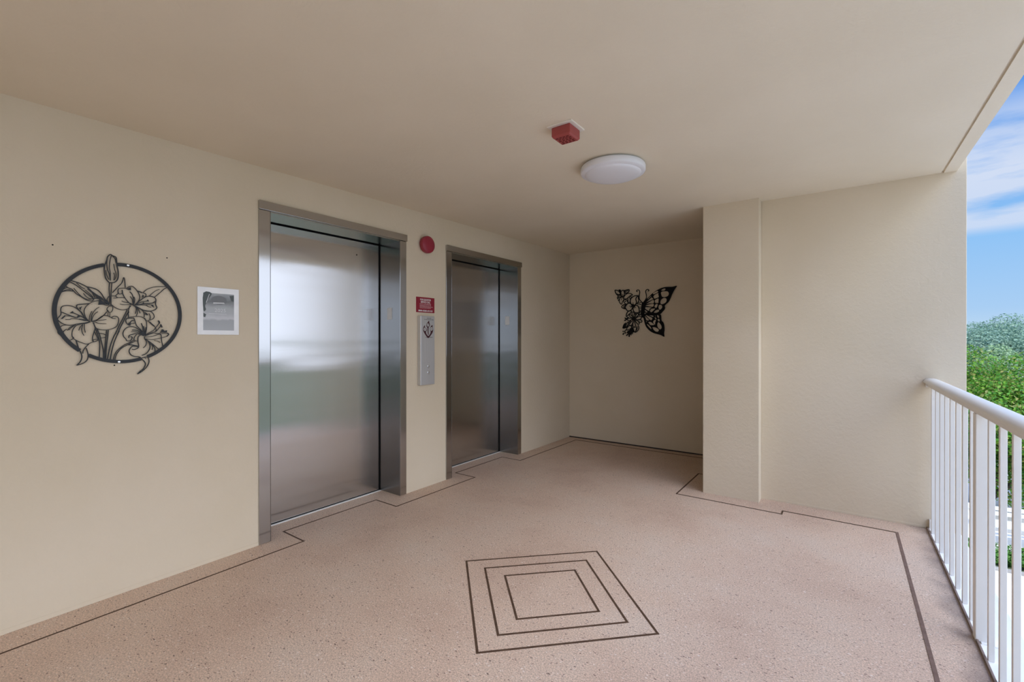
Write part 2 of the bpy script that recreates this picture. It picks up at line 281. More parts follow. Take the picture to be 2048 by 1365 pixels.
# outlines of the metal art and the emblem, in tenths of a millimetre on their walls (along the wall, height)
LILY = {
 'bud': [
  ('line',5,'6697,16028 6570,16226 6519,16552 6519,16840 6605,17140 6639,17323 6742,17460 6828,17418 6966,17349 6992,17172 7001,16949 7053,16662 7053,16347 7000,16161 6878,16047 6697,16028'),
  ('line',3.5,'6630,17277 6608,16963 6638,16678 6706,16464 6740,16155'),
  ('line',3.5,'6784,17411 6733,17136 6710,16798 6741,16535 6749,16134'),
  ('line',3,'6879,17000 6913,16735 6965,16539 6965,16337 6896,16172'),
  ('line',3,'6879,16551 6910,16398 6878,16170'),
  ('line',3,'6570,16647 6595,16429 6689,16172'),
  ('line',3,'6828,17395 6931,17276 6966,17056'),
 ],
 'stem': [
  ('line',4,'6714,16041 6697,15683 6722,15240 6708,14927'),
  ('line',4,'6809,16051 6783,15691 6770,15243 6773,14864'),
  ('line',4.5,'6179,13688 6256,13382 6333,12947 6313,12177'),
  ('line',4.5,'6237,13663 6334,13357 6411,12946 6470,12559 6469,12121'),
  ('line',4.5,'6599,13619 6569,13204 6525,12558 6509,12106'),
  ('line',4.5,'6665,13620 6633,13205 6595,12816 6554,12092'),
  ('line',4.5,'7426,14701 7229,14191 7070,13801 6929,13383'),
  ('line',4.5,'7498,14590 7408,14449 7265,14079 7105,13667 7017,13383'),
  ('line',4.5,'7012,13626 6849,13205 6728,12762 6618,12077'),
  ('line',4.5,'7104,13602 6930,13127 6818,12657 6727,12073'),
  ('line',4,'7701,13114 7510,12981 7258,12822 7031,12588 6909,12354 6848,12042'),
  ('line',4,'7744,13055 7488,12900 7216,12717 7052,12509 6960,12301 6919,12027'),
 ],
 'leaf': [
  ('line',3,'6705,15350 6619,15187 6670,14991'),
  ('line',4.5,'5858,15737 6085,15693 6267,15600 6400,15436 6518,15202 6705,14949'),
  ('line',7,'5890,15654 6053,15494 6217,15355 6383,15236 6534,15070 6705,14904'),
  ('line',5,'6151,15415 6250,15248 6417,15173 6551,15027'),
  ('line',4,'4862,15288 4953,15390 5059,15451 5212,15486 5382,15480'),
  ('line',4,'4968,15485 5089,15601 5181,15631'),
  ('line',3,'4968,15433 5166,15535 5274,15534'),
  ('line',6,'6052,15168 6217,15202 6316,15187'),
  ('fill',0,'6316,15187 6417,15084 6636,14922 6450,14899 6283,14877 6308,15055'),
  ('line',3.5,'6285,13459 6471,13423 6569,13360'),
  ('line',3,'6353,13204 6549,13256 6569,13360'),
  ('line',3,'6141,13534 6208,13331 6275,13152'),
  ('line',4,'6828,15519 7019,15805 7178,16024 7240,16189 7276,16352 7320,16197 7338,15835'),
  ('line',3.5,'8090,15648 8260,15827 8491,15954 8724,16012 9102,16060'),
  ('line',3.5,'9203,16033 9022,15920 8842,15712 8626,15480 8587,15429'),
  ('line',3,'8356,15482 8510,15660 8646,15791 8803,15876'),
 ],
 'bud2': [
  ('line',4,'5059,15808 5090,15906 5274,15893 5476,15765 5729,15531 5955,15312 6085,15192'),
  ('line',4.5,'5228,15994 5508,15917 5698,15829 5890,15697 6053,15473 6151,15241'),
  ('line',4,'5059,15808 5151,15649 5320,15559 5476,15360 5633,15244 5841,15087 6036,15047 6118,15151'),
  ('line',3,'5382,15628 5539,15386 5729,15187 5922,15115 6085,15170'),
  ('line',3,'5729,15402 5825,15259 5954,15161 6085,15159'),
  ('line',3,'5476,15893 5634,15716 5793,15623'),
  ('line',3,'5793,15580 5955,15399 6085,15236'),
 ],
 'f1': [
  ('line',3.5,'5894,14086 5800,14259 5753,14508 5800,14712 5932,14897 6123,15037 6297,15087'),
  ('line',3,'6277,14894 6472,14906 6611,14863 6770,14878'),
  ('line',4,'6610,14552 6511,14392 6393,14258 6238,14124 6103,14055'),
  ('line',3,'6316,14768 6161,14606 6046,14371 6007,14065'),
  ('line',3,'6267,14535 6142,14401 6065,14219 6030,14053'),
  ('line',3,'6046,14549 5970,14342 5941,14088'),
  ('line',3,'6650,14541 6610,14682 6690,14816 6821,14824 6841,14694 6780,14535 6690,14530 6640,14631'),
  ('line',2.5,'6660,14529 6646,14346'),
  ('line',2.5,'6730,14506 6720,14310'),
  ('line',3.5,'6103,14055 6238,14124 6393,14284 6511,14353 6650,14333 6790,14248 6870,14212 6951,14215'),
  ('line',3.5,'6790,14261 6891,14331 7013,14310 7074,14181 7033,13916 6931,13756 6749,13661 6550,13618 6334,13640 6199,13714 6141,13840 6103,13992'),
  ('line',3,'6007,14039 6141,14069 6354,14102 6590,14150'),
  ('line',3,'6007,14027 6160,14019 6296,13947 6590,13935'),
  ('line',3.5,'5988,14013 5818,13932 5669,13903 5485,13823 5375,13671 5320,13472 5338,13249 5465,13101 5631,13001 5855,12912 6044,12999 6198,13050 6275,13126'),
  ('line',4,'6084,13991 6141,13814 6160,13687 6102,13432 6064,13253 6073,13075 6121,13029'),
  ('line',3,'6275,13139 6198,13152 6102,13126 6083,13063'),
  ('line',3,'5706,13879 5613,13751 5558,13575'),
  ('line',3,'5706,13879 5669,13652 5687,13477 5752,13327'),
  ('line',3,'5762,13905 5762,13679 5799,13478'),
  ('line',4,'5969,14051 5819,14083 5706,14117 5558,14137'),
  ('line',4,'5969,14013 5903,13985 5725,13942 5521,13898 5303,13830 5123,13838 4946,13930 4823,14085 4859,14195 4929,14320 4938,14443'),
  ('line',4,'4938,14418 4929,14588 4982,14714 5142,14772 5322,14746 5485,14644 5633,14477 5725,14306 5819,14134 5950,14025'),
  ('line',4,'4938,14455 5088,14376 5267,14286 5448,14207 5522,14198'),
  ('line',3,'5088,14094 5231,14100 5339,14153 5558,14124 5819,14058'),
  ('line',3,'5052,14277 5267,14261 5448,14195'),
  ('fill',0,'4929,14106 4982,14200 5070,14302 5102,14274 4999,14128'),
  ('line',4,'5339,14438 5522,14347 5707,14230 5856,14085'),
  ('fill',0,'5240,14413 5358,14525 5358,14464 5430,14398 5321,14407'),
  ('fill',0,'5503,14184 5531,14347 5614,14251'),
  ('line',5,'5486,14694 5504,14820 5707,14870 5951,14911'),
  ('line',3.5,'5486,14719 5559,14598 5670,14454 5753,14257'),
  ('fill',0,'5568,14679 5685,14768 5642,14665 5633,14565'),
  ('line',3.5,'5123,13838 4963,13785 4849,13611 4832,13465 4910,13344 4998,13321'),
  ('line',3.5,'5141,13642 5034,13541 4989,13370 5033,13223 5140,13125 5266,13113 5374,13212 5338,13274'),
  ('line',3,'5448,13847 5302,13719 5212,13594'),
  ('line',3,'5411,13821 5266,13743 5158,13568'),
  ('line',5,'5456,13113 5502,12926 5557,12701 5649,12450 5667,12249 5611,12050 5482,11881'),
  ('line',4.5,'5482,11881 5704,11971 5854,12117 5901,12343 5873,12545 5826,12723'),
  ('line',4,'5930,12924 5817,12773 5723,12599 5705,12448'),
 ],
 'f2': [
  ('line',3.5,'6793,15359 6949,15360 7036,15288 7230,15314 7302,15286'),
  ('line',3,'6862,15253 6984,15262 7054,15301'),
  ('line',3.5,'6793,14912 6948,14765 7159,14675 7355,14697 7481,14773 7571,14916'),
  ('line',3.5,'6949,15372 7036,15491 7054,15560'),
  ('line',3.5,'7204,15698 7231,15575 7177,15503 7089,15484 7045,15605 7072,15742 7178,15786 7338,15801 7482,15734 7572,15731'),
  ('line',4,'7213,15710 7231,15530 7319,15310 7445,15113 7590,14963'),
  ('line',4,'7410,15819 7554,15924 7663,15911 7810,15740 7903,15563 7940,15333 7847,15095 7699,14923'),
  ('fill',0,'7410,15791 7572,15880 7572,15724 7482,15745'),
  ('line',4,'7518,15645 7627,15494 7681,15245 7672,14945'),
  ('line',3,'7535,15395 7626,15241 7663,14990'),
  ('line',3,'7700,15385 7736,15226 7690,14969'),
  ('line',3,'7195,15142 7301,15081 7517,15050 7662,14967'),
  ('line',3,'7124,14967 7283,14943 7517,14958 7662,14944'),
  ('line',3.5,'7866,15699 8015,15642 8184,15586 8203,15470 8071,15320 7902,15145'),
  ('line',6,'7847,15697 7940,15670 8052,15622'),
  ('fill',0,'8024,15340 8071,15530 8127,15441'),
  ('line',4.5,'7754,14950 7921,15169 8071,15320 8241,15438 8432,15465 8587,15405 8645,15291 8626,15099 8645,14982 8684,14865 8586,14741 8412,14672 8183,14684 7995,14755 7754,14904'),
  ('line',5,'8626,15218 8509,15115 8336,15080 8108,15042 7773,14951'),
  ('line',3.5,'7773,14951 7921,15076 8071,15156 8241,15191 8336,15198'),
  ('fill',0,'8222,15190 8288,15289 8346,15180'),
  ('line',3.5,'7773,14951 8070,14981 8203,14978 8317,14903 8432,14874'),
  ('line',3,'8222,15002 8413,15015 8490,14996'),
  ('fill',0,'8422,15020 8519,15016 8552,14857 8480,14924'),
  ('fill',0,'8052,15027 8099,15147 8118,15054'),
  ('line',4,'7535,14913 7471,14658 7462,14451 7480,14292'),
  ('line',3.5,'7754,14904 7902,14797 8051,14688 8126,14529 8126,14318'),
  ('line',4,'7662,14944 7773,14835 7794,14698 7754,14488'),
  ('line',3,'7736,14879 7837,14747 7846,14562 7790,14374'),
  ('line',3,'7809,14838 7883,14749 7958,14521'),
  ('line',3.5,'8070,14689 8259,14652 8412,14649 8528,14524 8567,14360 8489,14238 8373,14187 8240,14135 8145,14296'),
  ('line',3.5,'8335,14539 8393,14376 8373,14187'),
  ('fill',0,'8136,14623 8259,14535 8307,14438 8202,14450'),
 ],
 'f3': [
  ('line',3.5,'7364,14205 7490,14290 7681,14338 7896,14360 8071,14313 8203,14154 8235,13909 8224,13635 8158,13360'),
  ('line',4,'7702,14258 7745,14084 7809,13870 7939,13711 8048,13550 8124,13360'),
  ('line',4,'7702,14271 7511,14250 7385,14205 7364,14072 7426,13940 7532,13877 7542,14024 7617,14134 7734,14151'),
  ('line',3,'7542,13984 7638,13973 7745,14017'),
  ('fill',0,'7426,13954 7536,14051 7527,13858'),
  ('line',4.5,'8005,14011 8070,13795 8092,13551 8124,13360'),
  ('line',3.5,'8103,13851 8140,13633 8135,13360'),
  ('line',3,'8202,13799 8184,13579 8146,13360'),
  ('line',4,'8113,13360 7982,13576 7852,13709 7659,13813 7468,13795 7321,13672 7248,13485 7269,13300 7363,13167 7404,13074 7552,13087 7626,13248 7552,13302'),
  ('line',4.5,'7478,13221 7510,13355 7637,13410 7766,13451 7960,13413 8113,13333'),
  ('line',4,'7616,13637 7809,13627 7960,13522 8113,13360'),
  ('line',3,'7574,13543 7723,13559 7895,13494 8070,13387'),
  ('line',3.5,'7809,13411 7723,13276 7701,13141 7765,13074 7830,13060'),
  ('line',4.5,'7982,13386 7873,13277 7862,13033 7895,12816 7862,12695 7722,12616 7615,12631'),
  ('line',4,'8135,13306 8157,13169 8224,13032 8201,12841 8091,12692'),
  ('line',4.5,'7894,12762 7658,12792 7530,12659 7498,12500 7572,12337 7722,12253 7894,12234 8003,12149'),
  ('line',4.5,'8135,13196 8312,13032 8379,12839 8357,12620 8223,12403 8025,12298'),
  ('line',4,'8179,13142 8424,12949 8559,12755 8604,12532 8536,12340 8379,12206 8201,12212 8003,12149'),
  ('line',3,'8335,12977 8492,12783 8469,12590'),
  ('line',6,'7446,12874 7658,12846 7873,12776'),
  ('line',4,'8135,13196 8379,13005 8582,12810 8742,12641 8880,12639 8949,12750 8903,13031 8880,13255 8846,13422 8583,13489'),
  ('line',3,'8560,13087 8719,13059 8834,12975'),
  ('line',3,'8135,13196 8424,13142 8651,13170 8927,13241 9113,13312'),
  ('line',3,'8291,14130 8493,13943 8606,13808 8651,13670 8628,13559'),
  ('line',6.5,'8347,14099 8448,13983 8572,13857'),
  ('line',3.5,'8135,13360 8380,13527 8538,13640 8628,13781 8720,13922 8789,14035'),
  ('line',7,'8793,14007 8789,14105 8738,14167'),
  ('line',3.5,'8157,13333 8425,13487 8651,13587 8789,13784 8881,13898'),
  ('line',7,'8846,13967 8881,13898 8916,13801'),
  ('line',3,'8157,13319 8492,13474 8765,13477 8881,13534'),
  ('fill',0,'8846,13548 8904,13703 8974,13690 9020,13621 9142,13651 9132,13524 8997,13522'),
  ('line',3,'8157,13278 8470,13308 8742,13421 8997,13480 9161,13468'),
  ('line',5,'9161,13510 9220,13426 9125,13307'),
  ('line',5,'7981,12150 8134,11968 8178,11802 8090,11588 7958,11459 7839,11317'),
  ('line',4.5,'7839,11317 8068,11480 8244,11690 8334,11933 8312,12153 8267,12223'),
  ('line',3,'8156,12186 8200,12102'),
 ],
}
BFLY = {
 'fw': [
  ('fill',0,'10298,17783 10641,18101 11015,18415 11319,18698 11654,18943 12087,19180 12483,19351 13038,19445 13682,19416 14001,19443 14318,19485 14128,19176 13938,18865 13747,18488 13587,18076 13394,17696 13136,17448 12909,17229 12941,16999 12876,16773 12713,16582 12517,16360 12320,16235 11555,16194 11050,16311 10608,16460 10265,16540 10264,17179'),
  ('hole',0,'12483,19056 12614,19211 12875,19276 13005,19202 12875,19030 12614,19014'),
  ('hole',0,'12450,18828 12745,18940 13200,18912 13394,18704 13329,18415 13071,18267 12745,18252 12549,18362'),
  ('hole',0,'12418,17876 12745,18154 13038,18105 13136,17872 13006,17584 12615,17406 12385,17516'),
  ('hole',0,'12220,17326 12385,17368 12549,17278 12615,17078 12517,16885 12319,16762 12171,16900 12154,17164'),
  ('hole',0,'11589,16459 11822,16715 12121,16786 12237,16699 12188,16536 11889,16415'),
  ('hole',0,'11487,18787 11721,18939 12054,19050 12104,18882 11821,18734 11554,18650'),
  ('hole',0,'11554,18485 11821,18668 12137,18781 12153,18582 12187,18283 11888,18168 11688,18112 11554,18285'),
  ('hole',0,'11755,17976 12154,18120 12154,17758 12137,17594 11789,17577 11722,17779'),
  ('hole',0,'11689,17284 11822,17443 12088,17464 11922,17009 11655,17119'),
  ('hole',0,'11118,16709 11286,16902 11756,16933 11555,16692 11320,16502 11185,16540'),
  ('hole',0,'10812,18126 11218,18504 11319,18465 10880,18089'),
  ('hole',0,'10607,17701 11319,18332 11555,18086 11049,17880'),
  ('hole',0,'10641,17481 11049,17763 11555,17987 11588,17587 11049,17579'),
  ('hole',0,'10539,17318 11050,17479 11588,17487 11488,17160 10880,17253'),
  ('hole',0,'10470,17070 10539,17151 11320,17084 11084,16911 10982,16681 10607,16896'),
  ('hole',0,'10368,16805 10471,16835 10812,16587 10710,16490 10471,16667'),
  ('hole',0,'10812,16403 11016,16446 11185,16390 11016,16329'),
  ('hole',0,'11219,16289 11354,16367 11488,16280 11354,16241'),
 ],
 'hw': [
  ('fill',0,'10271,16037 10449,16294 10775,16428 11536,16401 12343,16230 12485,15969 12514,15484 12741,15222 12855,14823 12883,14340 12827,13915 12855,13518 12458,13719 11943,13866 11538,13984 11129,14219 10835,14512 10598,14836 10450,15246 10360,15685'),
  ('hole',0,'11970,16099 12114,16123 12229,15948 12229,15805 12114,15809 11999,15927'),
  ('hole',0,'12057,15639 12200,15692 12300,15546 12286,15376 12172,15378 12057,15496'),
  ('hole',0,'12000,14982 12086,15237 12200,15263 12372,15060 12515,14829 12529,14544 12372,14404 12229,14463 12057,14666'),
  ('hole',0,'11421,14676 11711,14672 12000,14552 12201,14349 12115,14150 11885,14138 11653,14270 11479,14503'),
  ('hole',0,'10746,15094 10923,15003 11187,14738 11304,14534 11246,14449 11011,14683 10805,14919'),
  ('hole',0,'10893,15323 11245,15314 11479,15136 11653,14960 11187,14940 11041,15117'),
  ('hole',0,'11508,15395 11711,15562 11855,15501 11769,15245 11740,14987 11537,15164'),
  ('hole',0,'11682,15850 11797,15875 11913,15700 11884,15586 11740,15705'),
  ('hole',0,'11682,16051 11768,16091 11855,15960 11739,15992'),
  ('hole',0,'10981,16160 11537,16084 11566,15882 11304,15976'),
  ('hole',0,'10568,16202 11069,15984 11420,15771 11245,15516 10864,15845'),
  ('hole',0,'10479,16089 10716,15878 11040,15551 10687,15545 10568,15825'),
  ('hole',0,'10613,15416 10746,15413 10775,15325 10687,15313'),
 ],
 'body': [
  ('fill',0,'10139,17772 10460,17756 10575,17344 10473,16721 10409,16097 10268,15850 10107,15918 10010,16235 10023,16739 10062,17367'),
 ],
 'ant': [
  ('line',6,'10203,17706 9815,18135 9783,18642 9847,19016 9750,19275 9555,19319 9424,19169 9587,19096'),
  ('line',6,'10332,17731 10651,18216 10683,18589 10587,19033 10683,19246 10873,19296 11000,19163 10873,19077'),
 ],
 'lf': [
  ('line',7,'6604,19494 6898,19427 7138,19281 7310,19044 7378,18910 7139,18892 6967,18935 6725,19079 6639,19313 6604,19494'),
  ('line',6,'6656,19214 6864,18876 7036,18801'),
  ('fill',0,'7104,19381 7138,19508 7310,19513 7412,19361 7378,19137 7241,19243'),
  ('line',6,'7412,19264 7684,19408 7786,19305 7853,19108 7887,18912 7786,18693 7582,18608 7446,18745 7412,19005 7412,19264'),
  ('line',5,'7582,18898 7650,18701'),
  ('line',7,'7887,19138 7988,19324 8190,19408 8491,19404 8424,19168 8190,19023 7955,18973 7887,19138'),
  ('line',6,'7955,19101 8391,19363'),
  ('fill',0,'7752,19404 7954,19407 7988,19228 7887,19106'),
  ('line',6,'6967,18740 7310,18817 7480,18678 7412,18553 7104,18537 6967,18740'),
  ('line',5,'7104,18667 7446,18680'),
  ('line',9,'6864,18518 7105,18505'),
  ('line',9,'6898,18354 7105,18391'),
  ('line',9,'7019,18136 7173,18242'),
  ('line',6,'7786,18210 7820,17886 8056,17649 8291,17670'),
  ('line',6,'7887,18172 8123,18192 8325,17829 8325,17669'),
  ('line',6,'8324,18438 8491,18493 8625,18230 8558,17818 8391,17794 8324,18149 8324,18438'),
  ('line',6,'8624,18613 8790,18412 8658,18228'),
  ('line',7,'7481,17321 7651,17507 7921,17591 8023,17490 7786,17307 7955,17043 7719,17117 7549,17221 7481,17321'),
  ('line',7,'8119,16044 8150,16371 8337,16692 8770,16765 8708,16530 8461,16331 8213,16101 8119,16044'),
  ('line',6,'9760,16288 9836,16519 10001,16616 10031,16395 9806,16169 9760,16288'),
  ('fill',0,'7869,15977 8026,15928 8119,15835 8306,16038 8461,15974 8306,15741 7995,15525 7822,15530 7869,15663 8057,15718 7932,15811'),
  ('fill',0,'7634,14590 7681,14919 7838,15185 8073,15315 8057,15151 7995,14853 8026,14614'),
  ('line',6,'8057,14614 8120,15090 8338,15383 8431,15292 8307,14997 8120,14672'),
  ('line',6,'8151,14344 8213,14641 8462,14904 8863,14941 8802,14691 8524,14458 8151,14344'),
  ('line',6,'8524,15438 8709,15552 8462,15261 8307,14907 8151,14672'),
  ('fill',0,'8120,14046 8307,14253 8586,14398 8802,14661 8955,14688 9017,14392 9170,14095 8955,14067 8971,13831 8833,13980 8740,13670 8617,13922 8555,13507 8416,13538 8431,13865 8183,13628 8058,13718 8338,13955'),
  ('line',6,'8089,14434 7932,14227 8026,13987'),
  ('line',6,'7618,14216 7932,14227'),
  ('line',6,'7995,14017 7838,13989 7697,13870'),
  ('fill',0,'7602,14231 7681,14320 7760,14259 7713,14155'),
  ('fill',0,'7587,13871 7697,13990 7823,13899 7713,13750'),
  ('fill',0,'7933,14018 8026,14077 8105,14001 8011,13928'),
  ('line',6,'8986,14658 9108,14701 9413,14681 9383,14387 9246,14109 9078,14361 8986,14658'),
  ('line',6,'9655,14970 9731,14676 9656,14383 9474,14180 9231,14065'),
  ('line',5,'9443,14886 9534,14649 9444,14357 9261,14123'),
  ('line',6,'8709,14930 8832,14750 8955,14600'),
 ],
 'fl': [
  ('line',6,'7752,18469 7921,18717 8190,18926 8524,18954 8790,18859 8906,18724 8624,18645 8391,18466 8123,18304 7786,18290 7752,18469'),
  ('line',6,'7276,18431 7514,18547 7752,18469 7786,18210 7617,17960 7481,17644 7276,17815 7173,18080 7276,18431'),
  ('line',5,'7582,18479 7447,18163'),
  ('line',7,'8791,17487 8625,17910 8691,18226 8956,18498 9318,18621 9677,18584 9449,18439 9351,18191 9416,17902 9384,17651 9154,17439 8791,17487'),
  ('line',6,'9677,18584 9677,18300 9710,17982 9580,17736 9416,17617'),
  ('line',7,'7955,17236 8123,17518 8325,17701 8525,17723 8791,17583 8923,17354 8890,17069 8658,16823 8358,16770 8124,16940 7955,17236'),
  ('line',7,'8956,17130 9154,17375 9384,17429 9612,17323 9743,17034 9775,16622 9613,16501 9253,16546 9056,16744 8956,17130'),
  ('fill',0,'8791,17487 8989,17606 9187,17469 9253,17276 9055,17221 8857,17277'),
  ('line',7,'8492,17373 8824,17326'),
  ('line',6,'8625,17175 8923,17322'),
  ('line',6,'9351,17113 9088,17315'),
  ('line',5,'8989,17797 8989,17510'),
  ('line',5,'9154,17026 9055,17284'),
  ('line',6,'9416,17617 9807,17567 10034,17462'),
  ('line',5,'9743,17191 10066,17178'),
  ('line',5,'9775,17001 10067,17004'),
  ('line',6,'9775,16653 10067,16800'),
  ('line',5,'9580,17736 9807,17788 10066,17713'),
 ],
 'dz': [
  ('line',6,'8955,16048 8862,16406 8893,16583 9046,16607 9138,16426 9108,16014'),
  ('line',6,'8955,15989 8832,16141 8647,16295 8492,16270 8616,16029 8893,15873'),
  ('line',6,'8863,15814 8647,15865 8337,15829 8260,15682 8462,15514 8709,15611 8893,15725'),
  ('line',6,'8985,15575 8801,15431 8555,15170 8539,14948 8740,14929 8894,15133 9016,15426'),
  ('line',6,'9077,15484 8970,15191 9001,14865 9169,14729 9291,14889 9261,15184 9169,15481'),
  ('line',6,'9291,15567 9504,15546 9716,15350 9791,15143 9625,15074 9413,15299 9261,15508'),
  ('line',6,'9595,15588 9926,15624 10121,15487 10077,15327 9836,15333 9685,15439'),
  ('line',6,'9321,15772 9594,15985 9926,16033 10061,15898 9926,15697 9534,15634 9321,15713'),
  ('line',6,'9230,15951 9412,16299 9594,16425 9700,16290 9534,16060 9291,15920'),
  ('fill',0,'8863,15933 9108,16073 9306,15920 9352,15712 9245,15509 9016,15529 8847,15696'),
  ('line',5,'9184,16307 9351,16493 9291,16185'),
 ],
}
EMB = {
 'em': [
  ('fill',0,'28428,14835 28452,14678 28524,14446 28428,14308 28365,14237 28349,13944 28372,13606 28293,13593 28246,13943 28230,14205 28104,14347 28120,14522 28270,14701'),
  ('fill',0,'27916,14429 27932,14285 28112,14161 28167,13988 28073,13882 28088,13708 28333,13477 28588,13725 28612,13919 28532,14123 28628,14313 28829,14471 28845,14307 28918,14072 28853,13805 28628,13538 28332,13290 28033,13533 27799,13820 27714,14049 27792,14293'),
  ('hole',0,'28293,14614 28404,14542 28444,14426 28373,14325 28246,14322 28151,14418 28175,14535'),
  ('hole',0,'27947,14227 28073,14160 28096,14027 28010,13910 27877,13925 27776,14021 27815,14167'),
  ('hole',0,'28724,14292 28853,14224 28886,14101 28805,13964 28668,13950 28564,14065 28596,14213'),
  ('line',1.6,'28230,14379 28293,14445 28293,14515 28373,14553'),
  ('line',1.6,'27854,13965 27916,14041 27947,14111 28041,14137'),
  ('line',1.6,'28628,14008 28708,14080 28740,14151 28821,14188'),
 ],
}

# ================================================================== the lobby
YB = -6.0                       # how far the walkway runs behind the camera
def cz(y): return 2.401+0.0137*y
GZ = -3.2                       # garden level
FL = dict(kind='structure')
# floor with its brown inlay lines
fb = MB(); fb.box(-0.0, 3.486, YB, 5.48, -0.22, 0.0)
fb.box(-0.24, 0.0, 1.473, 2.545, -0.22, 0.0); fb.box(-0.24, 0.0, 3.166, 4.250, -0.22, 0.0)
LZ = 0.0012
NS = [0]
def seg(x0, y0, x1, y1, w, mi=1):
    NS[0] += 1; LZ = 0.0011+0.00008*NS[0]
    if abs(x1-x0) > abs(y1-y0): fb.box(min(x0, x1)-w/2, max(x0, x1)+w/2, y0-w/2, y0+w/2, 0.0, LZ, mi)
    else: fb.box(x0-w/2, x0+w/2, min(y0, y1)-w/2, max(y0, y1)+w/2, 0.0, LZ, mi)
path = [(0.175, YB), (0.175, 1.605), (-0.082, 1.605), (-0.082, 2.37), (0.170, 2.37), (0.170, 3.315), (-0.08, 3.315), (-0.08, 4.07), (0.170, 4.07), (0.165, 5.31),
        (1.862, 5.345), (1.862, 4.70)]
path2 = [(2.03, 4.70), (1.865, 4.70), (1.865, 3.972), (2.64, 3.972), (2.64, 4.052), (3.312, 4.052), (3.312, YB)]
for P, w in ((path[:10], 0.010), (path2, 0.011)):
    for a, b in zip(P[:-1], P[1:]):
        ww = 0.0152 if (abs(a[0]-3.312) < 0.01 and abs(b[0]-3.312) < 0.01) else w
        seg(a[0], a[1], b[0] if abs(b[0]-a[0]) > 0.02 else a[0], b[1] if abs(b[1]-a[1]) > 0.02 else a[1], ww, 2 if ww > 0.015 else 1)
seg(0.165, 5.34, 2.6, 5.34, 0.012)
for S_, w in ((0.816, 0.0108), (0.615, 0.0108), (0.412, 0.0108)):
    c = Vector((1.781, 2.028)); h = S_/2*math.sqrt(2)
    cs = [c+Vector(q)*h for q in ((-1, 0), (0, 1), (1, 0), (0, -1))]
    ins = [c+Vector(q)*(h-w*math.sqrt(2)) for q in ((-1, 0), (0, 1), (1, 0), (0, -1))]
    for i in range(4):
        j = (i+1) % 4
        fb.loft([[(*cs[i], 0), (*ins[i], 0), (*ins[i], LZ), (*cs[i], LZ)], [(*cs[j], 0), (*ins[j], 0), (*ins[j], LZ), (*cs[j], LZ)]], mi=1)
tag(fb.build('floor', [M['floor'], M['line'], M['line2']]), 'speckled pink terrazzo-like lobby floor with brown inlay lines and nested squares', 'floor', kind='structure')
# corridor floor behind the pier is part of the same slab; raised brown edge and white ledge at the railing
tag(MB().box(3.4845, 3.4935, YB, 4.268, -0.1, 0.011).build('trim_1', M['lip'], bevel=0.002), 'thin worn brown floor edge running along the white ledge', 'floor edge', kind='structure')
lb = MB().box(3.4935, 3.66, YB, 4.269, -0.24, 0.0)
tag(lb.build('trim_2', M['ledge'], bevel=0.004), 'white painted concrete ledge under the balusters', 'ledge', kind='structure')

# ceiling, sloping very slightly, with a drip groove along its open edge
def slab(x0, x1, y0, y1, zoff, top):
    v = [(x0, y0, cz(y0)+zoff), (x1, y0, cz(y0)+zoff), (x1, y1, cz(y1)+zoff), (x0, y1, cz(y1)+zoff), (x0, y0, top), (x1, y0, top), (x1, y1, top), (x0, y1, top)]
    return v, [(0, 1, 2, 3), (7, 6, 5, 4), (0, 4, 5, 1), (1, 5, 6, 2), (2, 6, 7, 3), (3, 7, 4, 0)]
cb = MB(); cb.add(*slab(-0.3, 3.557, YB, 5.7, 0, 2.72)); cb.add(*slab(3.557, 3.569, YB, 4.27, 0.008, 2.72)); cb.add(*slab(3.569, 3.636, YB, 4.27, -0.003, 2.72))
tag(cb.build('ceiling', M['ceil']), 'textured cream lobby ceiling with a drip groove near its open edge', 'ceiling', kind='structure')

# left wall with the two lift openings
D1, D2 = (1.473, 2.545), (3.166, 4.250)
wb = MB(); ys = [YB, D1[0], D1[1], D2[0], D2[1], 5.48]
for i in (0, 2, 4): wb.box(-0.24, 0, ys[i], ys[i+1], -0.2, 2.70)
for d in (D1, D2): wb.box(-0.24, 0, d[0], d[1], 2.145, 2.70)
wl = tag(wb.build('wall_left', M['wall']), 'cream stucco wall holding both lift doors', 'wall', kind='structure')
for y, z in ((0.467, 1.761), (0.917, 1.765), (0.692, 1.182)):
    adopt(MB().lathe([(0.0035, -0.004), (0.0035, 0.0006)], 'X', (0, y, z), 10).build('nail_hole', M['gap']), wl)
bs = MB()
for a, b in ((YB, 1.402), (2.612, 3.094), (4.318, 5.48)): bs.box(0, 0.0022, a, b, 0.0, 0.022)
tag(bs.build('baseboard_left', M['wall'], bevel=0.0008), 'low cream skim strip at the foot of the lift wall', 'baseboard', kind='structure')
tag(MB().box(-0.24, 3.6, 5.48, 5.7, -0.2, 2.70).build('wall_far', M['wall']), 'shaded cream wall behind the butterfly artwork', 'wall', kind='structure')
tag(MB().box(0.0, 3.4, 5.468, 5.48, 0.0, 0.012).build('dark_strip_far', M['base']), 'thin dark strip at the foot of the far wall', 'baseboard', kind='structure')  # narrow dark brown strip along the foot of the wall
tag(MB().box(2.036, 2.466, 4.147, 4.56, -0.2, 2.69).build('wall_pier', M['wall'], bevel=0.004), 'cream pier standing forward of the right end wall', 'pier', kind='structure')
tag(MB().box(2.466, 3.684, 4.27, 4.56, -3.2, 4.4).build('wall_right', M['wall'], bevel=0.003), 'cream end wall between the pier and the railing', 'wall', kind='structure')
bb = MB().box(2.466, 3.483, 4.2675, 4.27, 0, 0.016)
tag(bb.build('baseboard_right', M['wall'], bevel=0.0008), 'low rough skim strip at the foot of the right end wall', 'baseboard', kind='structure')
